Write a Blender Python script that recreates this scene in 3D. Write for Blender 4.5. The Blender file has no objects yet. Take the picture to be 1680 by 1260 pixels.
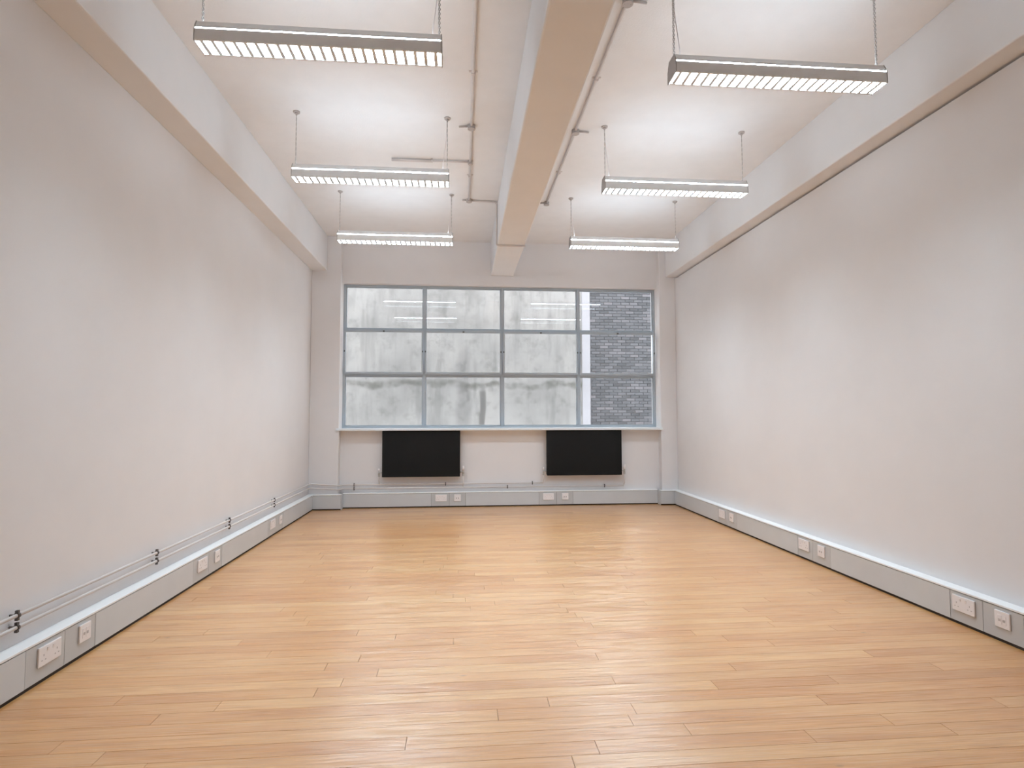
import bpy, bmesh, math, random
from mathutils import Vector, Matrix

SC = bpy.context.scene
COL = SC.collection
random.seed(7)
PI = math.pi

# ------------------------------------------------------------------ camera
CAM_POS = (0.0, 0.0, 1.1837)
AX_R = (0.99626053, -0.08638804, -0.00143712)
AX_U = (-0.00326541, -0.05426907, 0.99852101)
AX_F = (0.08633827, 0.99478238, 0.05434822)
cd = bpy.data.cameras.new('camera')
cam = bpy.data.objects.new('camera', cd)
COL.objects.link(cam)
m = Matrix.Identity(4)
for i in range(3):
    m[i][0] = AX_R[i]; m[i][1] = AX_U[i]; m[i][2] = -AX_F[i]; m[i][3] = CAM_POS[i]
cam.matrix_world = m
cd.sensor_width = 36.0
cd.lens = 20.31
cd.clip_start = 0.02
SC.camera = cam

# ------------------------------------------------------------------ sky, exposure
SKY_STRENGTH = 6.0
LAMP_DOWN = 132.0
LAMP_UP = 8.5
LAMP_SLOT = 68.0
w = bpy.data.worlds.new('overcast_sky'); SC.world = w
w.use_nodes = True
bg = w.node_tree.nodes['Background']
bg.inputs[0].default_value = (0.95, 0.972, 1.0, 1)
bg.inputs[1].default_value = SKY_STRENGTH
vs = SC.view_settings
vs.view_transform = 'Standard'; vs.look = 'None'; vs.gamma = 1.0
vs.use_curve_mapping = False
vs.exposure = 0.08
SC.display_settings.display_device = 'sRGB'
SC.cycles.use_denoising = True
SC.cycles.use_light_tree = False
SC.cycles.max_bounces = 6
SC.cycles.diffuse_bounces = 4
SC.cycles.glossy_bounces = 3
SC.cycles.transparent_max_bounces = 8
SC.cycles.sample_clamp_indirect = 6.0

# ------------------------------------------------------------------ room numbers (metres)
XL, XR = -1.934, 2.885          # side walls
YB, YF = 7.668, -1.5            # window wall, wall behind the camera
ZC, ZS = 3.5125, 3.056          # ceiling, beam soffits
BXL, BXR = -1.740, 2.753        # faces of the side beams
CBL, CBR = 0.383, 0.689         # centre beam
YP = 7.56                       # front of the pilasters
WX0, WX1, WZ0, WZ1 = -1.565, 2.660, 1.02, 2.925   # window opening
TL, TR, TB, TP = -1.857, 2.809, 7.597, 7.492      # trunking front planes
TH = 0.192

# ------------------------------------------------------------------ materials
def srgb(r, g, b):
    f = lambda c: (c/255/12.92 if c/255 <= .04045 else ((c/255+.055)/1.055)**2.4)
    return (f(r), f(g), f(b), 1)

class NT:
    def __init__(s, name):
        s.m = bpy.data.materials.new(name); s.m.use_nodes = True
        s.t = s.m.node_tree; s.n = s.t.nodes; s.b = s.n['Principled BSDF']
        s.out = s.n['Material Output']
    def add(s, typ, **kw):
        nd = s.n.new(typ)
        for k, v in kw.items():
            if k.startswith('i_'):
                nd.inputs[k[2:].replace('_', ' ')].default_value = v
            else:
                setattr(nd, k, v)
        return nd
    def link(s, a, b): s.t.links.new(a, b)
    def val(s, **kw):
        for k, v in kw.items(): s.b.inputs[k.replace('_', ' ')].default_value = v
    def math(s, op, a, b=None, c=None):
        nd = s.n.new('ShaderNodeMath'); nd.operation = op
        for i, x in enumerate((a, b, c)):
            if x is None: continue
            if isinstance(x, (int, float)): nd.inputs[i].default_value = x
            else: s.link(x, nd.inputs[i])
        return nd.outputs[0]
    def noise(s, vec, scale, detail=4, rough=.55):
        nd = s.add('ShaderNodeTexNoise'); nd.inputs['Scale'].default_value = scale
        nd.inputs['Detail'].default_value = detail; nd.inputs['Roughness'].default_value = rough
        if vec is not None: s.link(vec, nd.inputs['Vector'])
        return nd.outputs['Fac']
    def mapping(s, scale, loc=None, src='Object'):
        tc = s.add('ShaderNodeTexCoord'); mp = s.add('ShaderNodeMapping')
        mp.inputs['Scale'].default_value = scale
        if loc is not None: mp.inputs['Location'].default_value = loc
        s.link(tc.outputs[src], mp.inputs['Vector'])
        return mp.outputs['Vector'], tc
    def ramp(s, fac, stops):
        r = s.add('ShaderNodeValToRGB'); e = r.color_ramp.elements
        while len(e) < len(stops): e.new(0.5)
        for k, (p, c) in enumerate(stops):
            e[k].position = p; e[k].color = c
        s.link(fac, r.inputs[0]); return r.outputs[0]
    def mix(s, fac, a, b, mode='MIX'):
        nd = s.n.new('ShaderNodeMix'); nd.data_type = 'RGBA'; nd.blend_type = mode
        for sock, x in ((nd.inputs[0], fac), (nd.inputs[6], a), (nd.inputs[7], b)):
            if isinstance(x, (int, float)): sock.default_value = x
            elif isinstance(x, tuple): sock.default_value = x
            else: s.link(x, sock)
        return nd.outputs[2]
    def bump(s, h, strength=.2, dist=.01):
        nd = s.add('ShaderNodeBump'); nd.inputs['Strength'].default_value = strength
        nd.inputs['Distance'].default_value = dist
        s.link(h, nd.inputs['Height']); s.link(nd.outputs[0], s.b.inputs['Normal'])

def paint(name, col, rough=.6, var=.04, bump=.1, scale=9, metal=0.0):
    """painted or coated surface with faint mottling and fine relief"""
    k = NT(name); v, _ = k.mapping((1, 1, 1))
    n = k.noise(v, scale, 2)
    d = tuple(c*(1-var) for c in col[:3]) + (1,)
    l = tuple(min(1, c*(1+var)) for c in col[:3]) + (1,)
    k.link(k.ramp(n, [(.3, d), (.7, l)]), k.b.inputs['Base Color'])
    k.val(Roughness=rough, Metallic=metal)
    if bump >= .1: k.bump(k.noise(v, scale*14, 1), bump, .003)
    return k.m

def emit(name, col, strength):
    k = NT(name)
    k.val(Base_Color=(.9, .9, .9, 1), Emission_Color=col, Emission_Strength=strength, Roughness=.5)
    k.m.cycles.emission_sampling = 'FRONT'
    return k.m

M = {}
M['wall'] = paint('wall_paint', srgb(235, 232, 232), .75, .012, .05, 3)
M['ceiling'] = paint('ceiling_paint', srgb(241, 239, 239), .85, .015, .35, 6)
M['beam'] = paint('beam_paint', srgb(237, 236, 237), .8, .012, .05, 4)
M['white_metal'] = paint('white_powder_coat', srgb(251, 251, 251), .4, .0, .03, 8)
M['trunk'] = paint('silver_trunking', srgb(212, 214, 216), .36, .02, .04, 5, .1)
M['trunk_module'] = paint('silver_trunking_module', srgb(201, 202, 203), .38, .02, .04, 5, .1)
M['trunk_core'] = paint('trunking_joint', srgb(95, 90, 86), .7, .05, 0)
M['gap_shade'] = paint('dark_gap_shade', srgb(40, 26, 17), .8, .1, .1)
M['socket'] = paint('socket_plastic', srgb(244, 238, 237), .35, .005, 0)
M['pin'] = paint('socket_hole', srgb(192, 184, 182), .7, .02, 0)
M['pipe'] = paint('painted_pipe', srgb(222, 215, 211), .35, .02, .05, 12)
M['clip'] = paint('dark_clip_metal', srgb(88, 80, 76), .5, .08, .1)
M['rad'] = paint('black_radiator_enamel', srgb(26, 26, 26), .6, .05, .02, 5)
M['rad'].node_tree.nodes['Principled BSDF'].inputs['Specular IOR Level'].default_value = .15
M['chrome'] = paint('brushed_valve_metal', srgb(205, 203, 200), .3, .03, 0, 8, .8)
M['frame'] = paint('grey_window_paint', srgb(176, 185, 193), .45, .02, .05, 6)
M['gasket'] = paint('window_handle_metal', srgb(88, 90, 90), .5, .05, 0)
M['sill'] = paint('sill_paint', srgb(240, 245, 250), .5, .01, .05, 6)
M['conduit'] = paint('painted_conduit', srgb(216, 208, 205), .6, .04, .08, 10)
M['conduit_box'] = paint('painted_conduit_box', srgb(192, 183, 179), .6, .04, .08, 10)
M['lamp_metal'] = paint('grey_lamp_metal', srgb(242, 242, 241), .38, .02, .03, 6, .1)
M['lamp_cap'] = paint('lamp_end_cap', srgb(176, 172, 170), .45, .02, .03, 6, .3)
M['blade'] = paint('louvre_aluminium', srgb(226, 228, 228), .3, .01, 0, 6, .55)
M['wire'] = paint('suspension_wire', srgb(186, 180, 177), .5, .03, 0)
M['lamp_down'] = emit('lamp_light', (0.72, 0.875, 1.0, 1), LAMP_DOWN)
M['lamp_up'] = emit('lamp_uplight', (0.72, 0.875, 1.0, 1), LAMP_UP)
M['lamp_slot'] = emit('lamp_slot_light', (0.72, 0.875, 1.0, 1), LAMP_SLOT)

def glass():
    k = NT('window_glass'); t = k.add('ShaderNodeBsdfTransparent'); g = k.add('ShaderNodeBsdfGlossy')
    g.inputs['Roughness'].default_value = 0.0
    t.inputs[0].default_value = (.985, .99, .99, 1)
    lw = k.add('ShaderNodeLayerWeight'); lw.inputs['Blend'].default_value = .25
    fac = k.math('MULTIPLY_ADD', lw.outputs['Fresnel'], .6, .03)
    ms = k.add('ShaderNodeMixShader')
    k.link(fac, ms.inputs[0]); k.link(t.outputs[0], ms.inputs[1]); k.link(g.outputs[0], ms.inputs[2])
    k.link(ms.outputs[0], k.out.inputs['Surface'])
    return k.m
M['glass'] = glass()

RIPPLE = .75
def wood(name, use_attr):
    k = NT(name)
    if use_attr:
        a = k.add('ShaderNodeAttribute', attribute_name='tone'); tone = a.outputs['Color']
    else:
        oi = k.add('ShaderNodeObjectInfo'); tone = oi.outputs['Color']
    sp = k.add('ShaderNodeSeparateColor'); k.link(tone, sp.inputs[0])
    tc = k.add('ShaderNodeTexCoord'); ge = k.add('ShaderNodeNewGeometry')
    off = k.add('ShaderNodeCombineXYZ')
    k.link(k.math('MULTIPLY', sp.outputs[1], 37.0), off.inputs[0]); k.link(k.math('MULTIPLY', sp.outputs[2], 23.0), off.inputs[2])
    va = k.add('ShaderNodeVectorMath'); va.operation = 'ADD'
    k.link(ge.outputs['Position'], va.inputs[0]); k.link(off.outputs[0], va.inputs[1])
    mp = k.add('ShaderNodeMapping'); mp.inputs['Scale'].default_value = (1.6, 26, 1); k.link(va.outputs[0], mp.inputs['Vector'])
    g1 = k.noise(mp.outputs[0], 2.2, 6, .6)
    mp2 = k.add('ShaderNodeMapping'); mp2.inputs['Scale'].default_value = (1.2, 5, 1); k.link(va.outputs[0], mp2.inputs['Vector'])
    g2 = k.noise(mp2.outputs[0], 1.3, 3, .5)
    base = k.ramp(sp.outputs[0], [(0, srgb(202, 135, 64)), (.35, srgb(221, 154, 83)), (.7, srgb(229, 167, 98)), (1, srgb(238, 185, 120))])
    g1c = k.ramp(g1, [(.38, (0, 0, 0, 1)), (.66, (1, 1, 1, 1))])
    c = k.mix(k.math('MULTIPLY', g1c, .62), base, srgb(189, 120, 55))
    g2c = k.ramp(g2, [(.4, (0, 0, 0, 1)), (.65, (1, 1, 1, 1))])
    c = k.mix(k.math('MULTIPLY', g2c, .5), c, srgb(235, 183, 120))
    # small knots and nail specks
    vo = k.add('ShaderNodeTexVoronoi'); vo.inputs['Scale'].default_value = 3.1
    mp3 = k.add('ShaderNodeMapping'); mp3.inputs['Scale'].default_value = (1, 2.0, 1); k.link(va.outputs[0], mp3.inputs['Vector'])
    k.link(mp3.outputs[0], vo.inputs['Vector'])
    kn = k.ramp(vo.outputs['Distance'], [(0.0, (1, 1, 1, 1)), (.025, (.55, .55, .55, 1)), (.06, (0, 0, 0, 1))])
    c = k.mix(k.math('MULTIPLY', kn, .6), c, srgb(120, 78, 42))
    k.link(c, k.b.inputs['Base Color'])
    k.link(k.math('MULTIPLY_ADD', g1, .14, .24), k.b.inputs['Roughness'])
    k.val(Specular_IOR_Level=.6, Coat_Weight=1.0, Coat_Roughness=.28, Coat_IOR=1.9)
    # fine sanding ripples along the grain: they smear reflections across the boards
    mp4 = k.add('ShaderNodeMapping'); mp4.inputs['Scale'].default_value = (6.0, 400, 1); k.link(va.outputs[0], mp4.inputs['Vector'])
    rip = k.noise(mp4.outputs[0], 1.0, 1, .5)
    cv = k.add('ShaderNodeCombineXYZ'); k.link(k.math('MULTIPLY', k.math('SUBTRACT', rip, .5), RIPPLE), cv.inputs[1])
    ad = k.add('ShaderNodeVectorMath'); ad.operation = 'ADD'; k.link(ge.outputs['Normal'], ad.inputs[0]); k.link(cv.outputs[0], ad.inputs[1])
    nm = k.add('ShaderNodeVectorMath'); nm.operation = 'NORMALIZE'; k.link(ad.outputs[0], nm.inputs[0])
    k.link(nm.outputs[0], k.b.inputs['Normal']); k.link(nm.outputs[0], k.b.inputs['Coat Normal'])
    return k.m
M['plank'] = wood('honey_strip_wood', False)
M['plank_joined'] = wood('honey_strip_wood_joined', True)
M['subfloor'] = paint('subfloor', srgb(92, 62, 38), .9, .1, 0)

def render_coat():
    """stained cement render of the neighbouring wall"""
    k = NT('stained_render')
    tc = k.add('ShaderNodeTexCoord'); sp = k.add('ShaderNodeSeparateXYZ'); k.link(tc.outputs['Object'], sp.inputs[0])
    x, z = sp.outputs[0], sp.outputs[2]
    n1 = k.noise(tc.outputs['Object'], 1.4, 6, .6); n2 = k.noise(tc.outputs['Object'], 5.5, 5, .65)
    mp = k.add('ShaderNodeMapping'); mp.inputs['Scale'].default_value = (4.0, 1, .55); k.link(tc.outputs['Object'], mp.inputs['Vector'])
    n3 = k.noise(mp.outputs[0], 1.5, 4, .6)
    c = k.ramp(n1, [(.25, srgb(129, 129, 128)), (.5, srgb(146, 146, 145)), (.75, srgb(158, 157, 155))])
    c = k.mix(k.ramp(n3, [(.50, (0, 0, 0, 1)), (.68, (.6, .6, .6, 1))]), c, srgb(112, 113, 112))
    c = k.mix(k.ramp(n2, [(.52, (0, 0, 0, 1)), (.72, (.5, .5, .5, 1))]), c, srgb(96, 98, 95))
    def band(val, centre, width, soft):
        d = k.math('ABSOLUTE', k.math('SUBTRACT', val, centre))
        mr = k.add('ShaderNodeMapRange'); mr.interpolation_type = 'SMOOTHSTEP'
        k.link(d, mr.inputs[0]); mr.inputs[1].default_value = width; mr.inputs[2].default_value = width+soft
        mr.inputs[3].default_value = 1; mr.inputs[4].default_value = 0
        return mr.outputs[0]
    def below(val, lim, soft):
        mr = k.add('ShaderNodeMapRange'); mr.interpolation_type = 'SMOOTHSTEP'; k.link(val, mr.inputs[0])
        mr.inputs[1].default_value = lim-soft; mr.inputs[2].default_value = lim+soft
        mr.inputs[3].default_value = 1; mr.inputs[4].default_value = 0
        return mr.outputs[0]
    zw = k.math('ADD', z, k.math('MULTIPLY', k.math('SUBTRACT', k.noise(tc.outputs['Object'], 2.3, 3), .5), .28))
    line = k.math('MULTIPLY', band(zw, 1.70, .015, .07), k.ramp(n2, [(.3, (.15, .15, .15, 1)), (.55, (1, 1, 1, 1))]))
    c = k.mix(k.math('MULTIPLY', line, .62), c, srgb(74, 76, 70))
    # dark running stain: from the damp line down to the sill
    xw = k.math('ADD', x, k.math('MULTIPLY', k.math('SUBTRACT', k.noise(tc.outputs['Object'], 1.9, 2), .5), .16))
    run = k.math('MULTIPLY', band(xw, .345, .035, .035), below(z, 1.60, .05))
    c = k.mix(k.math('MULTIPLY', run, .6), c, srgb(67, 67, 66))
    run2 = k.math('MULTIPLY', band(xw, .02, .05, .10), k.math('MULTIPLY', below(z, 2.35, .3), n2))
    c = k.mix(k.math('MULTIPLY', run2, .7), c, srgb(83, 83, 83))
    run3 = k.math('MULTIPLY', band(xw, -.30, .01, .05), k.math('SUBTRACT', 1.0, below(z, 2.75, .15)))
    c = k.mix(k.math('MULTIPLY', run3, .35), c, srgb(89, 89, 89))
    k.link(c, k.b.inputs['Base Color']); k.val(Roughness=.9)
    k.bump(n2, .3, .01)
    return k.m
M['render'] = render_coat()

def brick_mat(name, use_attr):
    k = NT(name)
    if use_attr: t = k.add('ShaderNodeAttribute', attribute_name='tone').outputs['Color']
    else: t = k.add('ShaderNodeObjectInfo').outputs['Color']
    sp = k.add('ShaderNodeSeparateColor'); k.link(t, sp.inputs[0])
    ge = k.add('ShaderNodeNewGeometry')
    n = k.noise(ge.outputs['Position'], 22, 5, .65)
    c = k.ramp(sp.outputs[0], [(0, srgb(50, 52, 55)), (.45, srgb(68, 70, 74)), (.75, srgb(79, 80, 84)), (1, srgb(94, 92, 96))])
    c = k.mix(k.math('MULTIPLY', n, .5), c, srgb(48, 50, 54))
    k.link(c, k.b.inputs['Base Color']); k.val(Roughness=.85)
    k.bump(n, .5, .006)
    return k.m
M['brick'] = brick_mat('blue_grey_brick', False)
M['brick_joined'] = brick_mat('blue_grey_brick_joined', True)
M['mortar'] = paint('mortar', srgb(82, 83, 87), .95, .06, .3, 20)
M['quoin'] = paint('pale_painted_quoin', srgb(158, 159, 165), .8, .03, .2, 8)
M['yard'] = paint('yard_concrete', srgb(160, 160, 158), .9, .06, .3, 3)

# ------------------------------------------------------------------ mesh helpers
def bm_box(bm, x0, x1, y0, y1, z0, z1, bev=0.0, seg=1):
    vs_ = [bm.verts.new((x, y, z)) for x in (x0, x1) for y in (y0, y1) for z in (z0, z1)]
    q = [(0, 1, 3, 2), (4, 6, 7, 5), (0, 4, 5, 1), (2, 3, 7, 6), (0, 2, 6, 4), (1, 5, 7, 3)]
    fs = [bm.faces.new([vs_[i] for i in f]) for f in q]
    if bev > 0:
        es = list({e for f in fs for e in f.edges})
        bmesh.ops.bevel(bm, geom=es, offset=bev, segments=seg, profile=.5, affect='EDGES')

def bm_prism(bm, prof, a0, a1, axis='x'):
    """extrude the closed (u, v) profile from a0 to a1 along axis x (u=y, v=z) or y (u=x, v=z)"""
    def P(a, u, v): return (a, u, v) if axis == 'x' else (u, a, v)
    A = [bm.verts.new(P(a0, u, v)) for u, v in prof]
    B = [bm.verts.new(P(a1, u, v)) for u, v in prof]
    n = len(prof)
    bm.faces.new(A); bm.faces.new(B[::-1])
    for i in range(n): bm.faces.new((A[i], B[i], B[(i+1) % n], A[(i+1) % n]))

def bm_cyl(bm, p0, p1, r0, r1=None, seg=14, cap=True):
    r1 = r0 if r1 is None else r1
    p0, p1 = Vector(p0), Vector(p1); d = (p1-p0).normalized()
    a = d.orthogonal().normalized(); b = d.cross(a)
    A = []; B = []
    for i in range(seg):
        t = 2*PI*i/seg; o = a*math.cos(t)+b*math.sin(t)
        A.append(bm.verts.new(p0+o*r0)); B.append(bm.verts.new(p1+o*r1))
    for i in range(seg):
        f = bm.faces.new((A[i], A[(i+1) % seg], B[(i+1) % seg], B[i])); f.smooth = True
    if cap: bm.faces.new(A[::-1]); bm.faces.new(B)

def fillet(pts, r, n=5):
    pts = [Vector(p) for p in pts]; out = [pts[0]]
    for i in range(1, len(pts)-1):
        a = (pts[i-1]-pts[i]); b = (pts[i+1]-pts[i])
        rr = min(r, a.length*.45, b.length*.45)
        p0 = pts[i]+a.normalized()*rr; p2 = pts[i]+b.normalized()*rr
        for k in range(n+1):
            t = k/n; out.append(p0*(1-t)**2+pts[i]*2*t*(1-t)+p2*t*t)
    out.append(pts[-1]); return out

def bm_tube(bm, pts, r, seg=10):
    pts = [Vector(p) for p in pts]; rings = []; prev = None
    for i, p in enumerate(pts):
        d = (pts[min(i+1, len(pts)-1)]-pts[max(i-1, 0)]).normalized()
        a = d.orthogonal().normalized() if prev is None else (prev-d*prev.dot(d)).normalized()
        prev = a; b = d.cross(a)
        rings.append([bm.verts.new(p+(a*math.cos(2*PI*k/seg)+b*math.sin(2*PI*k/seg))*r) for k in range(seg)])
    for A, B in zip(rings, rings[1:]):
        for k in range(seg):
            f = bm.faces.new((A[k], A[(k+1) % seg], B[(k+1) % seg], B[k])); f.smooth = True
    bm.faces.new(rings[0][::-1]); bm.faces.new(rings[-1])

def mesh(name, bm, mat):
    bmesh.ops.recalc_face_normals(bm, faces=bm.faces[:])
    me = bpy.data.meshes.new(name); bm.to_mesh(me); bm.free()
    me.materials.append(M[mat]); return me

def link(name, me, parent=None, loc=(0, 0, 0)):
    o = bpy.data.objects.new(name, me); COL.objects.link(o); o.location = loc
    if parent is not None: o.parent = parent
    return o

def obj(name, bm, mat, parent=None, loc=(0, 0, 0)):
    return link(name, mesh(name, bm, mat), parent, loc)

def boxes(name, mat, parent, *bs, bev=0.0, seg=1):
    bm = bmesh.new()
    for b in bs: bm_box(bm, *b, bev=bev, seg=seg)
    return obj(name, bm, mat, parent)

def empty(name, loc=(0, 0, 0), rz=0.0):
    o = bpy.data.objects.new(name, None); COL.objects.link(o); o.location = loc
    o.rotation_euler = (0, 0, rz); o.empty_display_size = .05
    return o

def tag(o, label=None, cat=None, group=None, kind=None):
    if label: o['label'] = label
    if cat: o['category'] = cat
    if group: o['group'] = group
    if kind: o['kind'] = kind
    return o

def copy_tree(o, parent=None):
    c = o.copy(); COL.objects.link(c); c.parent = parent
    for ch in o.children: copy_tree(ch, c)
    return c

# ------------------------------------------------------------------ floor: strip boards laid across the room
floor = tag(boxes('floor', 'subfloor', None, (XL, XR, YF, YB, -.06, -.0185)),
            'honey coloured timber strip floor with a soft sheen', 'floor', kind='structure')
PW, GAP = 0.085, 0.0017
FX0, FX1 = XL+.004, XR-.004
LENGTHS = [.55, .8, 1.05, 1.3, 1.55, 1.8, 2.1, 2.4]
plank_cache = {}
def plank_verts(L):
    x, y, c = L/2-GAP/2, PW/2-GAP/2, .0003
    return x, y, c
def plank_mesh(L):
    key = round(L, 3)
    if key not in plank_cache:
        x, y, c = plank_verts(L); bm = bmesh.new()
        b = [bm.verts.new((sx*x, sy*y, -.018)) for sx, sy in ((-1, -1), (1, -1), (1, 1), (-1, 1))]
        t = [bm.verts.new((sx*x, sy*y, 0)) for sx, sy in ((-1, -1), (1, -1), (1, 1), (-1, 1))]
        bm.faces.new(b[::-1]); bm.faces.new(t)
        for i in range(4):
            j = (i+1) % 4
            bm.faces.new((b[i], b[j], t[j], t[i]))
        plank_cache[key] = mesh('floor_plank', bm, 'plank')
    return plank_cache[key]
rows = int((YB-YF)/PW)
joined = bmesh.new(); jl = joined.loops.layers.float_color.new('tone')
n_planks = 0
for r in range(rows+1):
    yc = YB-.004-PW*(r+.5)
    if yc-PW/2 < YF: break
    x = FX0
    first = True
    while x < FX1-.01:
        L = random.choice(LENGTHS)
        if first: L *= random.uniform(.35, 1.0); first = False
        if x+L > FX1-.3: L = FX1-x
        tone = (min(1, max(0, random.gauss(.5, .25))), random.random(), random.random(), 1)
        if yc > 1.70 and n_planks < 300:
            o = link('floor_plank', plank_mesh(L), floor, (x+L/2, yc, random.uniform(-.0001, 0)))
            o.rotation_euler = (random.gauss(0, .0010), 0, 0)
            o.color = tone; n_planks += 1
        else:
            xx, yy, c = plank_verts(L); f0 = len(joined.faces)
            bm_box(joined, x+L/2-xx, x+L/2+xx, yc-yy, yc+yy, -.018, 0)
            joined.faces.ensure_lookup_table()
            for f in joined.faces[f0:]:
                for lp in f.loops: lp[jl] = tone
        x += L
tag(obj('floor_planks_behind', joined, 'plank_joined', floor), kind='stuff')

# ------------------------------------------------------------------ walls, ceiling, beams
tag(boxes('wall_left', 'wall', None, (XL-.2, XL, YF-.2, YB+.25, -.06, ZC)),
    'long plain off-white wall on the left', 'wall', kind='structure')
wr = bmesh.new()
bm_box(wr, XR, XR+.25, YF-.2, YB+.25, -.06, 3.037)
bm_box(wr, XR+.045, XR+.25, YF-.2, YB+.25, 3.037, ZC)
tag(obj('wall_right', wr, 'wall'), 'long plain off-white wall with a shadow gap along its top', 'wall', kind='structure')
tag(boxes('wall_front', 'wall', None, (XL, XR, YF-.2, YF, -.06, ZC)),
    'plain off-white wall behind the camera', 'wall', kind='structure')
wb = bmesh.new()
YO = YB+.25
bm_box(wb, XL, XR, YB, YO, -.06, WZ0-.02)
bm_box(wb, XL, XR, YB, YO, WZ1, ZC)
bm_box(wb, XL-3, XR+3, YO-.2, YO, ZC+.205, 6.5)  # unseen upper facade, raised to hold skylight off the opposite wall
bm_box(wb, XL-3, XL-.201, YO-.2, YO, -3.0, ZC+.205)
bm_box(wb, XR+.251, XR+3, YO-.2, YO, -3.0, ZC+.205)
bm_box(wb, XL, WX0, YB, YO, WZ0-.02, WZ1)
bm_box(wb, WX1, XR, YB, YO, WZ0-.02, WZ1)
wall_back = tag(obj('wall_back', wb, 'wall'), 'off-white window wall at the far end of the room', 'wall', kind='structure')
o = boxes('pilaster', 'wall', wall_back, (XL, WX0, YP, YB+.002, 0, ZC), bev=.006, seg=2)
o = boxes('pilaster', 'wall', wall_back, (WX1, XR, YP, YB+.002, 0, ZC), bev=.006, seg=2)
ceiling = tag(boxes('ceiling', 'ceiling', None, (XL-.2, XR+.25, YF-.2, YO, ZC, ZC+.2)),
              'rough white painted concrete ceiling', 'ceiling', kind='structure')
boxes('ceiling_beam', 'beam', ceiling, (XL-.002, BXL, YF, YP, ZS, ZC+.002), bev=.008, seg=2)['label'] = 'deep white beam along the left wall'
boxes('ceiling_beam', 'beam', ceiling, (BXR, XR+.05, YF, YP, ZS, ZC+.002), bev=.008, seg=2)['label'] = 'deep white beam along the right wall'
boxes('ceiling_beam', 'beam', ceiling, (CBL, CBR, YF, YB+.002, ZS, ZC+.002), bev=.012, seg=2)['label'] = 'central white downstand beam'

# ------------------------------------------------------------------ window
win = tag(empty('window_1', ((WX0+WX1)/2, YB+.12, WZ0)),
          'wide grey metal window of twelve panes in four columns', 'window', kind='structure')
off = Vector(win.location)
def wpart(name, mat, *bs, parent=win, bev=.002, base=off):
    return boxes(name, mat, parent, *[(b[0]-base.x, b[1]-base.x, b[2]-base.y, b[3]-base.y, b[4]-base.z, b[5]-base.z) for b in bs], bev=bev)
FY0, FY1 = YB+.085, YB+.135       # frame depth
fw = .030
wpart('frame', 'frame', (WX0, WX0+fw, FY0, FY1, WZ0, WZ1), (WX1-fw, WX1, FY0, FY1, WZ0, WZ1),
      (WX0+fw, WX1-fw, FY0, FY1, WZ1-.028, WZ1), (WX0+fw, WX1-fw, FY0, FY1, WZ0, WZ0+.026))
cx = [-1.545+1.0425*i for i in range(5)]
cx[0] = WX0+fw/2; cx[4] = WX1-fw/2
MW = .019
ZT1, ZT2 = 2.322, 1.722           # transoms
for c in cx[1:4]: wpart('mullion', 'frame', (c-MW, c+MW, FY0-.006, FY1, WZ0+.026, WZ1-.028))
zr = [WZ0+.026, ZT2, ZT1, WZ1-.028]
for i in range(4):
    x0 = cx[i]+(fw/2 if i == 0 else MW); x1 = cx[i+1]-(fw/2 if i == 3 else MW)
    for zt in (ZT1, ZT2): wpart('transom', 'frame', (x0, x1, FY0, FY1, zt-.017, zt+.017))
    gy = (FY0+FY1)/2
    # glazing beads and panes of the fixed lights
    for z0, z1 in ((WZ0+.026, ZT2-.017), (ZT1+.017, WZ1-.028)):
        b = .011
        wpart('glazing_bead', 'frame', (x0, x0+b, gy-.008, gy+.012, z0, z1), (x1-b, x1, gy-.008, gy+.012, z0, z1),
              (x0+b, x1-b, gy-.008, gy+.012, z0, z0+b), (x0+b, x1-b, gy-.008, gy+.012, z1-b, z1), bev=.001)
        wpart('pane', 'glass', (x0+.004, x1-.004, gy-.002, gy+.002, z0+.004, z1-.004), bev=0)
    # the middle lights are bottom-hung sashes, tilted a little into the room
    z0, z1 = ZT2+.012, ZT1-.010
    sx0, sx1 = x0-.012, x1+.012
    piv = Vector(((sx0+sx1)/2, FY0-.006, z0))
    hw, hh, s = (sx1-sx0)/2, z1-z0, .026
    sash = boxes('sash', 'frame', win, (-hw, -hw+s, -.03, 0, 0, hh), (hw-s, hw, -.03, 0, 0, hh),
                 (-hw+s, hw-s, -.03, 0, 0, s), (-hw+s, hw-s, -.03, 0, hh-s, hh), bev=.002)
    sash.location = piv-off
    sash.rotation_euler = (math.radians(3.2 if i in (0, 3) else 2.2), 0, 0)
    boxes('pane', 'glass', sash, (-hw+s-.004, hw-s+.004, -.017, -.013, s-.004, hh-s+.004))
    bm = bmesh.new(); bm_box(bm, -.012, .012, -.040, -.03, hh-s+.001, hh-.003, .002); bm_box(bm, -.007, .007, -.062, -.040, hh-.020, hh-.008, .002)
    obj('handle', bm, 'gasket', sash)
    for sx in (-1, 1):
        boxes('stay', 'gasket', sash, (sx*(hw-.012)-.008, sx*(hw-.012)+.008, -.037, -.03, hh*.50, hh*.50+.022), bev=.002)
wpart('window_sill', 'sill', (WX0-.035, WX1+.02, YP-.02, FY0+.012, WZ0-.030, WZ0), bev=.004)

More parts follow.
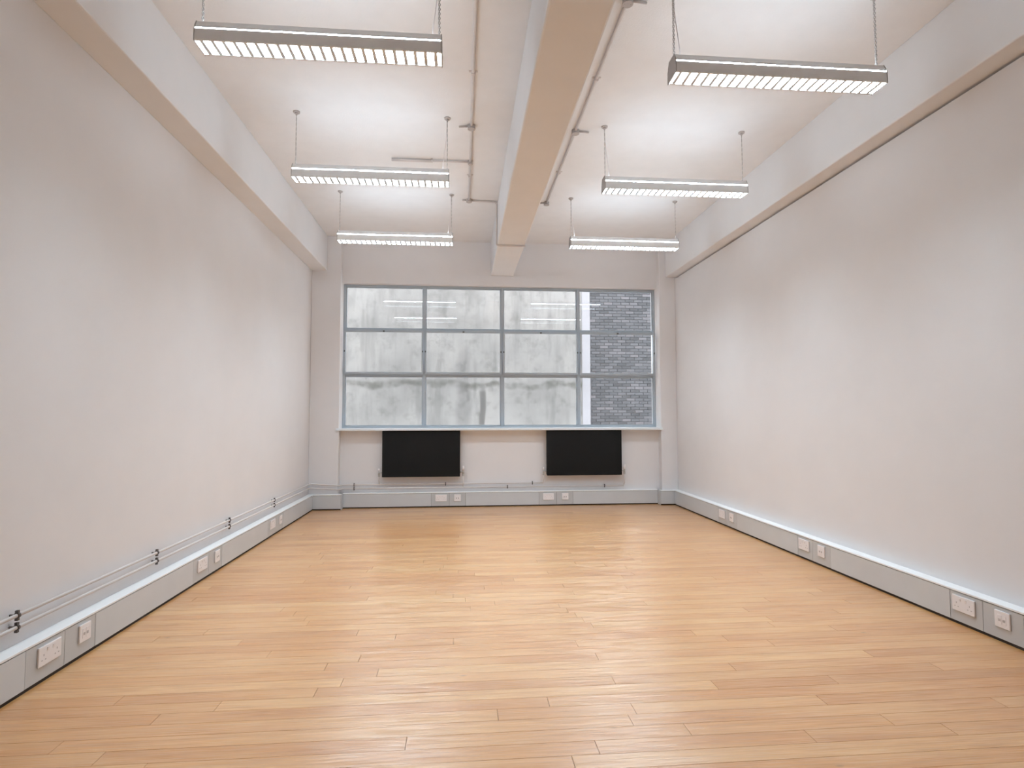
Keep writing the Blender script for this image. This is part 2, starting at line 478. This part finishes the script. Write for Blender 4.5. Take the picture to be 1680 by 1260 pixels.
# ------------------------------------------------------------------ outside: rendered wall, brick wall, yard
YW = 9.70
ow = tag(boxes('wall_opposite', 'render', None, (-7.0, 2.045, YW, YW+.3, -3.0, 3.6)),
         'grey stained cement render wall outside the window', 'wall', kind='structure')
boxes('corner_strip', 'quoin', ow, (2.045, 2.18, YW-.02, YW+.3, -3.0, 3.6), bev=.004)
YK = 14.5
bw = tag(boxes('wall_brick', 'mortar', None, (1.8, 9.0, YK+.006, YK+.3, -3.0, 5.6)),
         'blue-grey brick wall outside the right end of the window', 'wall', kind='structure')
BL, BH, BJ = .215, .065, .010
bm = bmesh.new(); bm_box(bm, -BL/2, BL/2, -.012, .03, -BH/2, BH/2, .004)
brick_me = mesh('brick', bm, 'brick')
rest = bmesh.new(); rl = rest.loops.layers.float_color.new('tone')
cands = []
zi = 0
z = -1.0
while z < 5.5:
    x = 2.40-(BL+BJ)/2*(zi % 2)
    while x < 8.8:
        cands.append((x+BL/2, z+BH/2)); x += BL+BJ
    z += BH+BJ; zi += 1
inview = [c for c in cands if 3.05 < c[0] < 5.05 and .80 < c[1] < 4.65]
inview.sort(key=lambda c: abs(c[0]-4.02)/.78+abs(c[1]-2.7)/8)
pick = set(inview[:300])
for c in cands:
    tone = (min(1, max(0, random.gauss(.5, .26))), random.random(), random.random(), 1)
    dy = random.uniform(-.004, .003)
    if c in pick:
        o = link('brick', brick_me, bw, (c[0], YK+dy, c[1])); o.color = tone
        o.scale = (random.uniform(.97, 1.0), 1, random.uniform(.93, 1.0))
    else:
        f0 = len(rest.faces)
        bm_box(rest, c[0]-BL/2, c[0]+BL/2, YK+dy-.012, YK+.03, c[1]-BH/2, c[1]+BH/2)
        rest.faces.ensure_lookup_table()
        for f in rest.faces[f0:]:
            for lp in f.loops: lp[rl] = tone
tag(obj('brickwork_beyond', rest, 'brick_joined', bw), kind='stuff')
tag(boxes('floor_yard', 'yard', None, (-7, 9, YO, YK+.3, -3.2, -3.0)), 'concrete floor of the light well outside', 'ground', kind='structure')

# ------------------------------------------------------------------ skirting trunking
def trunk_run(name, label, wall0, front, joints, axis, core=None, modules=(), z_top=TH):
    """a run of box trunking on a wall; axis 'y' for the side walls, 'x' for the window wall"""
    root = tag(empty(name), label, 'trunking', kind='structure')
    s = 1 if front > wall0 else -1
    a0, a1 = joints[0], joints[-1]
    def B(nm, mat, a, b, d0, d1, z0, z1, bev=0.0):
        lo, hi = min(d0, d1), max(d0, d1)
        bx = (lo, hi, a, b, z0, z1) if axis == 'y' else (a, b, lo, hi, z0, z1)
        return boxes(nm, mat, root, bx, bev=bev)
    B('trunking_body', 'trunk_core', a0+.001, a1-.001, wall0+.0005*s, front-.006*s, .014, z_top-.011)
    B('gap_shade_strip', 'gap_shade', a0+.001, a1-.001, wall0+.0005*s, front-.003*s, 0.0005, .014)  # near-black strip: the shadow line under the trunking put in as colour
    for a, b in zip(joints, joints[1:]):
        mod = any(abs((a+b)/2-mm) < .14 and b-a < .3 for mm in modules)
        B('socket_module' if mod else 'cover_panel', 'trunk_module' if mod else 'trunk', a+.0012, b-.0012,
          front-.006*s, front-(.0012*s if mod else 0), .015, z_top-.015, .001)
    lids = [a0]+[a for a in joints[1:-1] if False]+[a1]
    B('lid', 'white_metal', a0, a1, wall0+.0005*s, front+.002*s, z_top-.011, z_top, .0015)
    return root
LY = [2.845, 3.09, 4.395, 4.645, 5.945, 6.195]
RY = [2.835, 3.07, 4.36, 4.59, 5.87, 6.095]
BX = [-.265, -.053, 1.137, 1.360]
def joints(a, b, pairs):
    out = [a]
    for p, q in pairs:
        mid = (p+q)/2
        out += [p-.125, mid, q+.105]
    return out+[b]
trunk_run('baseboard_left', 'silver skirting trunking with white top along the left wall', XL, TL,
          joints(YF, TP-.004, [(2.83, 3.075), (4.385, 4.635), (5.935, 6.185)]), 'y', modules=LY)
trunk_run('baseboard_right', 'silver skirting trunking with white top along the right wall', XR, TR,
          joints(YF, TP-.004, [(2.85, 3.06), (4.375, 4.58), (5.885, 6.085)]), 'y', modules=RY)
trunk_run('baseboard_back', 'silver skirting trunking under the window', YB, TB,
          joints(WX0+.055, WX1-.045, [(-.265, -.053), (1.137, 1.36)]), 'x', modules=BX)
trunk_run('trim_1', 'short piece of silver trunking wrapping the left pilaster', YP, TP, [TL-.075, WX0+.05], 'x')
trunk_run('trim_2', 'short piece of silver trunking wrapping the right pilaster', YP, TP, [WX1-.04, TR+.074], 'x')
boxes('end_cap', 'trunk', bpy.data.objects['trim_1'], (WX0+.0505, WX0+.0545, TP+.001, YB-.001, .001, TH-.0015), bev=.001)
boxes('end_cap', 'trunk', bpy.data.objects['trim_2'], (WX1-.0445, WX1-.0405, TP+.001, YB-.001, .001, TH-.0015), bev=.001)

# ------------------------------------------------------------------ sockets
def make_double():
    r = empty('double_socket')
    bm = bmesh.new(); bm_box(bm, -.073, .073, -.009, 0, -.043, .043, .003, 2); obj('plate', bm, 'socket', r)
    for sx in (-1, 1):
        bm = bmesh.new(); bm_prism(bm, [(-.009, .012), (-.009, .031), (-.0125, .031)], -.006, .006, 'x')
        o = obj('rocker_switch', bm, 'socket', r, (sx*.018, 0, 0))
        for (hx, hz, w2, h2) in ((0, .004, .0022, .0042), (-.011, -.017, .0038, .002), (.011, -.017, .0038, .002)):
            boxes('pin_hole', 'pin', r, (sx*.042+hx-w2, sx*.042+hx+w2, -.0095, -.0088, hz-h2, hz+h2))
    return r
def make_single():
    r = empty('single_outlet')
    bm = bmesh.new(); bm_box(bm, -.043, .043, -.009, 0, -.043, .043, .003, 2); obj('plate', bm, 'socket', r)
    for sx in (-1, 1):
        bm = bmesh.new(); bm_box(bm, -.0115, .0115, -.0105, -.0088, -.024, .024, .001)
        o = obj('jack_module', bm, 'socket', r, (sx*.0125, 0, 0))
        boxes('jack_port', 'pin', o, (-.007, .007, -.0108, -.0104, -.010, .003))
    return r
D0, S0 = make_double(), make_single()
used = {'d': False, 's': False}
def place(kind, loc, rz, label, group):
    src = D0 if kind == 'd' else S0
    o = src if not used[kind] else copy_tree(src)
    used[kind] = True
    o.location = loc; o.rotation_euler = (0, 0, rz)
    tag(o, label, 'socket', group)
ZSK = .118
where = ['nearest the camera', 'halfway along', 'farthest from the camera']
def side_sockets(vals, x, rz, side, kinds):
    for k, y in enumerate(vals):
        kd = kinds[k % 2]
        nm = 'white twin power socket' if kd == 'd' else 'white square single outlet'
        place(kd, (x, y, ZSK), rz, '%s in the %s wall trunking, %s' % (nm, side, where[k//2]), 'sockets in the %s wall trunking' % side)
side_sockets(LY, TL-.001, PI/2, 'left', 'ds')
side_sockets(RY, TR+.001, -PI/2, 'right', 'sd')
for k, x in enumerate(BX):
    kd = 'ds'[k % 2]
    nm = 'white twin power socket' if kd == 'd' else 'white square single outlet'
    place(kd, (x, TB+.001, ZSK), 0, '%s in the window wall trunking below the %s radiator' % (nm, ('left', 'right')[k//2]), 'sockets in the window wall trunking')

# ------------------------------------------------------------------ radiators
def radiator(x0, x1, side):
    z0, z1 = .395, .988
    yf, yb = YB-.105, YB-.040
    r = tag(empty('radiator', ((x0+x1)/2, yb, z0)), 'flat black panel radiator under the %s half of the window' % side, 'radiator', 'black radiators under the window')
    W, H, D = (x1-x0)/2, z1-z0, yb-yf
    bm = bmesh.new(); bm_box(bm, -W, W, -D, -D+.012, 0, H, .004, 2); obj('front_panel', bm, 'rad', r)
    boxes('back_panel', 'rad', r, (-W+.01, W-.01, -.014, 0, .005, H-.01), bev=.003)
    boxes('side_panel', 'rad', r, (-W, -W+.003, -D+.012, 0, .01, H-.003))
    boxes('side_panel', 'rad', r, (W-.003, W, -D+.012, 0, .01, H-.003))
    boxes('top_grille', 'rad', r, *[(-W+.004, W-.004, y, y+.004, H-.004, H-.001) for y in (-D+.014, -D+.024, -D+.034, -D+.044, -D+.054)],
          *[(-W+.02+i*(2*W-.05)/14, -W+.026+i*(2*W-.05)/14, -D+.014, -.004, H-.006, H-.0045) for i in range(15)])
    for sx in (-1, 1):
        boxes('wall_bracket', 'chrome', r, (sx*.3-.012, sx*.3+.012, .0, .0395, .06, .10), bev=.002)
    return r, W, H, D
def valve(r, sx, W, D, head, z_pipe, r0, target):
    """valve body at a lower corner with its drop pipe down to the run behind the skirting"""
    base = Vector(r.location)
    x = sx*(W+.042); zv = .055
    bm = bmesh.new()
    bm_cyl(bm, (sx*(W-.006), -.03, zv), (x, -.03, zv), .009)
    bm_cyl(bm, (x, -.03, zv-.03), (x, -.03, zv+.022), .0125)
    bm_cyl(bm, (x, -.03, zv-.045), (x, -.03, zv-.028), .015, seg=6)
    v = obj('valve', bm, 'chrome', r)
    bm = bmesh.new()
    if head:
        bm_cyl(bm, (x, -.03, zv+.02), (x, -.03, zv+.075), .017, .0155, 18); bm_cyl(bm, (x, -.03, zv+.075), (x, -.03, zv+.084), .0155, .008, 18)
    else:
        bm_cyl(bm, (x, -.03, zv+.02), (x, -.03, zv+.05), .013, .0115, 16); bm_cyl(bm, (x, -.03, zv+.05), (x, -.03, zv+.055), .0115, .006, 16)
    obj('valve_head', bm, 'socket', v)
    zt = z_pipe-base.z
    yt = YB-.034-base.y
    bm = bmesh.new()
    bm_tube(bm, fillet([(x, -.03, zv-.04), (x, -.03, zt+.045), (x, yt, zt+.02), (x, yt, zt)], .02), .0072)
    obj('drop_pipe', bm, 'pipe', r)
ZP1, ZP2 = .298, .250
rA, W1, H1, D1 = radiator(-1.017, -.021, 'left')
valve(rA, -1, W1, D1, False, ZP1, .0075, None); valve(rA, 1, W1, D1, True, ZP2, .0075, None)
rB, W2, H2, D2 = radiator(1.117, 2.120, 'right')
valve(rB, -1, W2, D2, False, ZP1, .0075, None); valve(rB, 1, W2, D2, True, ZP2, .0075, None)

# ------------------------------------------------------------------ heating pipes on the left wall and under the window
def heating_pipe(zl, zb, xend, label):
    root = tag(empty('heating_pipe', (XL, YF, zl)), label, 'pipe', 'heating pipes')
    b = Vector(root.location)
    xw, yp, yb = XL+.030, YP-.030, YB-.034
    pts = [(xw, YF+.01, zl), (xw, yp, zl-.006), (WX0+.035, yp, zb), (WX0+.035, yb, zb), (xend, yb, zb-.004)]
    pts = [Vector(q)-b for q in fillet(pts, .035)]
    bm = bmesh.new(); bm_tube(bm, pts, .0085, 12); obj('pipe_run', bm, 'pipe', root)
    for y in (-.72, .42, 1.567, 2.712, 3.857, 4.997, 6.142):
        c = Vector((xw, y, zl-(.006*(y-YF)/(yp-YF))))-b
        bm = bmesh.new()
        bm_cyl(bm, c+Vector((0, -.006, 0)), c+Vector((0, .006, 0)), .0125, seg=14)
        bm_cyl(bm, c+Vector((-.0295, 0, 0)), c+Vector((-.010, 0, 0)), .005, seg=8)
        for s in (-1, 1):
            bm_box(bm, c.x-.006, c.x+.006, c.y-.006, c.y+.006, c.z+s*.0165-.005, c.z+s*.0165+.005)
        obj('pipe_clip', bm, 'clip', root)
    for x in ((-1.376, -.208, .93) if xend < 1.5 else (-1.376, .6, 1.9)):
        if x > xend: continue
        c = Vector((x, yb, zb-.002))-b
        bm = bmesh.new()
        bm_cyl(bm, c+Vector((-.006, 0, 0)), c+Vector((.006, 0, 0)), .0125, seg=14)
        bm_cyl(bm, c+Vector((0, .008, 0)), c+Vector((0, .0335, 0)), .005, seg=8)
        bm_box(bm, c.x-.006, c.x+.006, c.y-.006, c.y+.006, c.z-.022, c.z+.022)
        obj('pipe_clip', bm, 'clip', root)
heating_pipe(.330, ZP1, 1.075, 'upper of two painted heating pipes clipped above the left trunking')
heating_pipe(.279, ZP2, 2.162, 'lower of two painted heating pipes clipped above the left trunking')

# ------------------------------------------------------------------ electrical conduit on the ceiling
ZK = ZC-.011
def box_part(root, x, y, r=.030, stub=None):
    b = Vector(root.location); bm = bmesh.new()
    bm_cyl(bm, Vector((x, y, ZC-.0005))-b, Vector((x, y, ZC-.030))-b, r, r*.97, 18)
    bm_cyl(bm, Vector((x, y, ZC-.030))-b, Vector((x, y, ZC-.034))-b, r*1.06, r*1.0, 18)
    for s in (-1, 1): bm_cyl(bm, Vector((x+s*r*.6, y, ZC-.034))-b, Vector((x+s*r*.6, y, ZC-.0365))-b, .004, seg=8)
    o = obj('junction_box', bm, 'conduit_box', root)
    if stub is not None:
        bm = bmesh.new(); bm_tube(bm, [Vector((x+(r*.8 if stub > x else -r*.8), y, ZK))-b, Vector((stub, y+.01, ZK))-b], .007, 10)
        obj('cable_stub', bm, 'conduit_box', o)
def saddle(root, x, y, along='y'):
    b = Vector(root.location); bm = bmesh.new()
    l, t = .030, .009
    if along == 'y': bm_box(bm, x-l-b.x, x+l-b.x, y-t-b.y, y+t-b.y, ZC-.004-b.z, ZC-.0005-b.z); bm_box(bm, x-.015-b.x, x+.015-b.x, y-t-b.y, y+t-b.y, ZC-.026-b.z, ZC-.004-b.z, .005, 2)
    else: bm_box(bm, x-t-b.x, x+t-b.x, y-l-b.y, y+l-b.y, ZC-.004-b.z, ZC-.0005-b.z); bm_box(bm, x-t-b.x, x+t-b.x, y-.015-b.y, y+.015-b.y, ZC-.026-b.z, ZC-.004-b.z, .005, 2)
    obj('saddle_clip', bm, 'conduit', root)
def run(root, name, pts, r=.0105, fr=.04):
    b = Vector(root.location); bm = bmesh.new()
    bm_tube(bm, [Vector(q)-b for q in fillet(pts, fr)], r, 12); return obj(name, bm, 'conduit', root)
c1 = tag(empty('conduit', (.07, YF, ZC)), 'grey electrical conduit running along the ceiling left of the centre beam', 'conduit')
run(c1, 'conduit_run', [(.07, YF+.01, ZK), (.07, 6.125, ZK)])
run(c1, 'conduit_branch', [(.07, 5.187, ZK), (-.28, 5.187, ZK)], .0085)
run(c1, 'conduit_branch', [(-.28, 5.187, ZK-.003), (-.64, 5.187, ZK-.003)], .0135)
run(c1, 'beam_drop', [(.07, 6.14, ZK), (CBL-.011, 6.16, ZK), (CBL-.011, 6.24, ZS-.011), (CBR+.004, 6.235, ZS-.011)], .009, .035)
for y in (.4, 2.3, 3.8, 5.49): saddle(c1, .07, y)
saddle(c1, -.28, 5.187, 'x')
box_part(c1, .07, 3.05); box_part(c1, .07, 4.535, stub=-.03); box_part(c1, .07, 5.187, .022); box_part(c1, .07, 6.13, stub=.0)
c2 = tag(empty('conduit', (.92, YF, ZC)), 'grey electrical conduit running along the ceiling right of the centre beam', 'conduit')
run(c2, 'conduit_run', [(.92, YF+.01, ZK), (.915, 6.146, ZK)])
for y in (.4, 2.3, 3.8, 5.345): saddle(c2, .918, y)
box_part(c2, .918, 3.045, stub=1.03); box_part(c2, .918, 4.541, stub=1.03); box_part(c2, .915, 6.146, stub=.83)

# ------------------------------------------------------------------ hanging louvre lights
HL = .59                         # half length
HLX = .575                       # suspension points
def make_light():
    r = empty('hanging_light')
    t = .0035
    # housing: two slightly raked sides and a pan between them
    bm = bmesh.new()
    for s in (-1, 1):
        bm_prism(bm, [(s*.062, 0), (s*.058, .060), (s*(.058-t), .060), (s*(.062-t), 0)], -HL+.004, HL-.004, 'x')
    bm_box(bm, -HL+.004, HL-.004, -.0545, .0545, .0555, .060)
    for s in (-1, 1):
        y0, y1 = sorted((s*.0525, s*.0590)); bm_box(bm, -HL+.004, HL-.004, y0, y1, .0005, .003)
    obj('housing', bm, 'lamp_metal', r)
    bm = bmesh.new()
    bm_prism(bm, [(-.052, .0703), (.052, .0703), (.052, .079), (.038, .108), (.030, .108), (.030, .104), (-.030, .104), (-.030, .108), (-.038, .108), (-.052, .079)], -HL+.004, HL-.004, 'x')
    obj('lid', bm, 'lamp_metal', r)
    for s in (-1, 1):
        bm = bmesh.new()
        prof = [(-.0635, -.002), (.0635, -.002), (.0605, .062), (.054, .073), (.054, .080), (.039, .110), (-.039, .110), (-.054, .080), (-.054, .073), (-.0605, .062)]
        x0, x1 = sorted((s*(HL-.004), s*HL))
        bm_prism(bm, prof, x0, x1, 'x'); obj('end_cap', bm, 'lamp_cap', r)
    def sheet(name, mat, vs_):
        me = bpy.data.meshes.new(name); me.from_pydata(vs_, [], [(0, 1, 2, 3)]); me.materials.append(M[mat])
        return link(name, me, r)
    a = HL-.005
    for s in (-1, 1):      # the lit slot shows on both long sides
        sheet('slot_diffuser', 'lamp_slot', [(-s*a, s*.050, .0600), (-s*a, s*.050, .0705), (s*a, s*.050, .0705), (s*a, s*.050, .0600)])
    sheet('lamp_panel', 'lamp_down', [(-a, -.0535, .046), (-a, .0535, .046), (a, .0535, .046), (a, -.0535, .046)])
    sheet('uplight_lens', 'lamp_up', [(-a, -.0295, .1055), (a, -.0295, .1055), (a, .0295, .1055), (-a, .0295, .1055)])
    n = 23
    bm = bmesh.new()
    bm_prism(bm, [(-.0085, .003), (.0085, .003), (.0080, .005), (.0030, .020), (.0010, .034), (-.0010, .034), (-.0030, .020), (-.0080, .005)], -.0575, .0575, 'y')
    me = mesh('louvre_blade', bm, 'blade')
    for i in range(n):
        link('louvre_blade', me, r, (-HL+.006+(2*HL-.012)*(i+.5)/n, 0, 0))
    for s in (-1, 1):
        bm = bmesh.new()
        bm_box(bm, s*HLX-.012, s*HLX+.012, -.010, .010, .1085, .114, .002)
        bm_cyl(bm, (s*HLX, 0, .114), (s*HLX, 0, .124), .005, seg=10)
        obj('hanger_bracket', bm, 'lamp_cap', r)
    return r
Z0 = 2.980
def add_suspension(r, dz_top, cord_side, front):
    """twisted pair of wires from each bracket up to a cup on the ceiling, and the power cord"""
    top = ZC-r.location.z
    for s in (-1, 1):
        bm = bmesh.new(); n = 64 if front else 40
        rad = .0042 if front else .0018
        for ph in (0, PI):
            pts = []
            for k in range(n+1):
                z = .120+(top-.024-.120)*k/n
                a = ph+k*PI/4
                pts.append((s*HLX+rad*math.cos(a), rad*math.sin(a), z))
            bm_tube(bm, pts, 0.0024 if front else .0017, 5)
        obj('suspension_wire', bm, 'wire', r)
        bm = bmesh.new()
        bm_cyl(bm, (s*HLX, 0, top-.0005), (s*HLX, 0, top-.010), .026, .024, 18)
        bm_cyl(bm, (s*HLX, 0, top-.010), (s*HLX, 0, top-.024), .012, .008, 14)
        obj('ceiling_cup', bm, 'conduit_box', r)
    s = cord_side
    bm = bmesh.new()
    pts = [(s*(HLX-.035), 0, .107), (s*(HLX-.032), 0, .16), (s*(HLX-.020), .002, .26), (s*(HLX-.008), .004, .36), (s*(HLX-.004), .012, top-.012)]
    bm_tube(bm, fillet(pts, .05, 4), .0026, 6)
    obj('power_cord', bm, 'socket', r)
proto = make_light()
SPOTS = [(-.695, 2.850, 1, True, 'nearest of the three on the left'), (1.700, 2.905, -1, True, 'nearest of the three on the right'),
         (-.695, 4.437, 1, False, 'middle one of the three on the left'), (1.715, 4.464, -1, False, 'middle one of the three on the right'),
         (-.690, 6.015, 1, False, 'farthest of the three on the left'), (1.735, 6.012, -1, False, 'farthest of the three on the right')]
lights = []
for i, (x, y, cs, fr, lab) in enumerate(SPOTS):
    o = proto if i == 0 else copy_tree(proto)
    o.location = (x, y, Z0)
    tag(o, 'long grey suspended louvre light, '+lab, 'ceiling light', 'hanging louvre lights')
    lights.append((o, cs, fr))
for o, cs, fr in lights: add_suspension(o, 0, cs, fr)
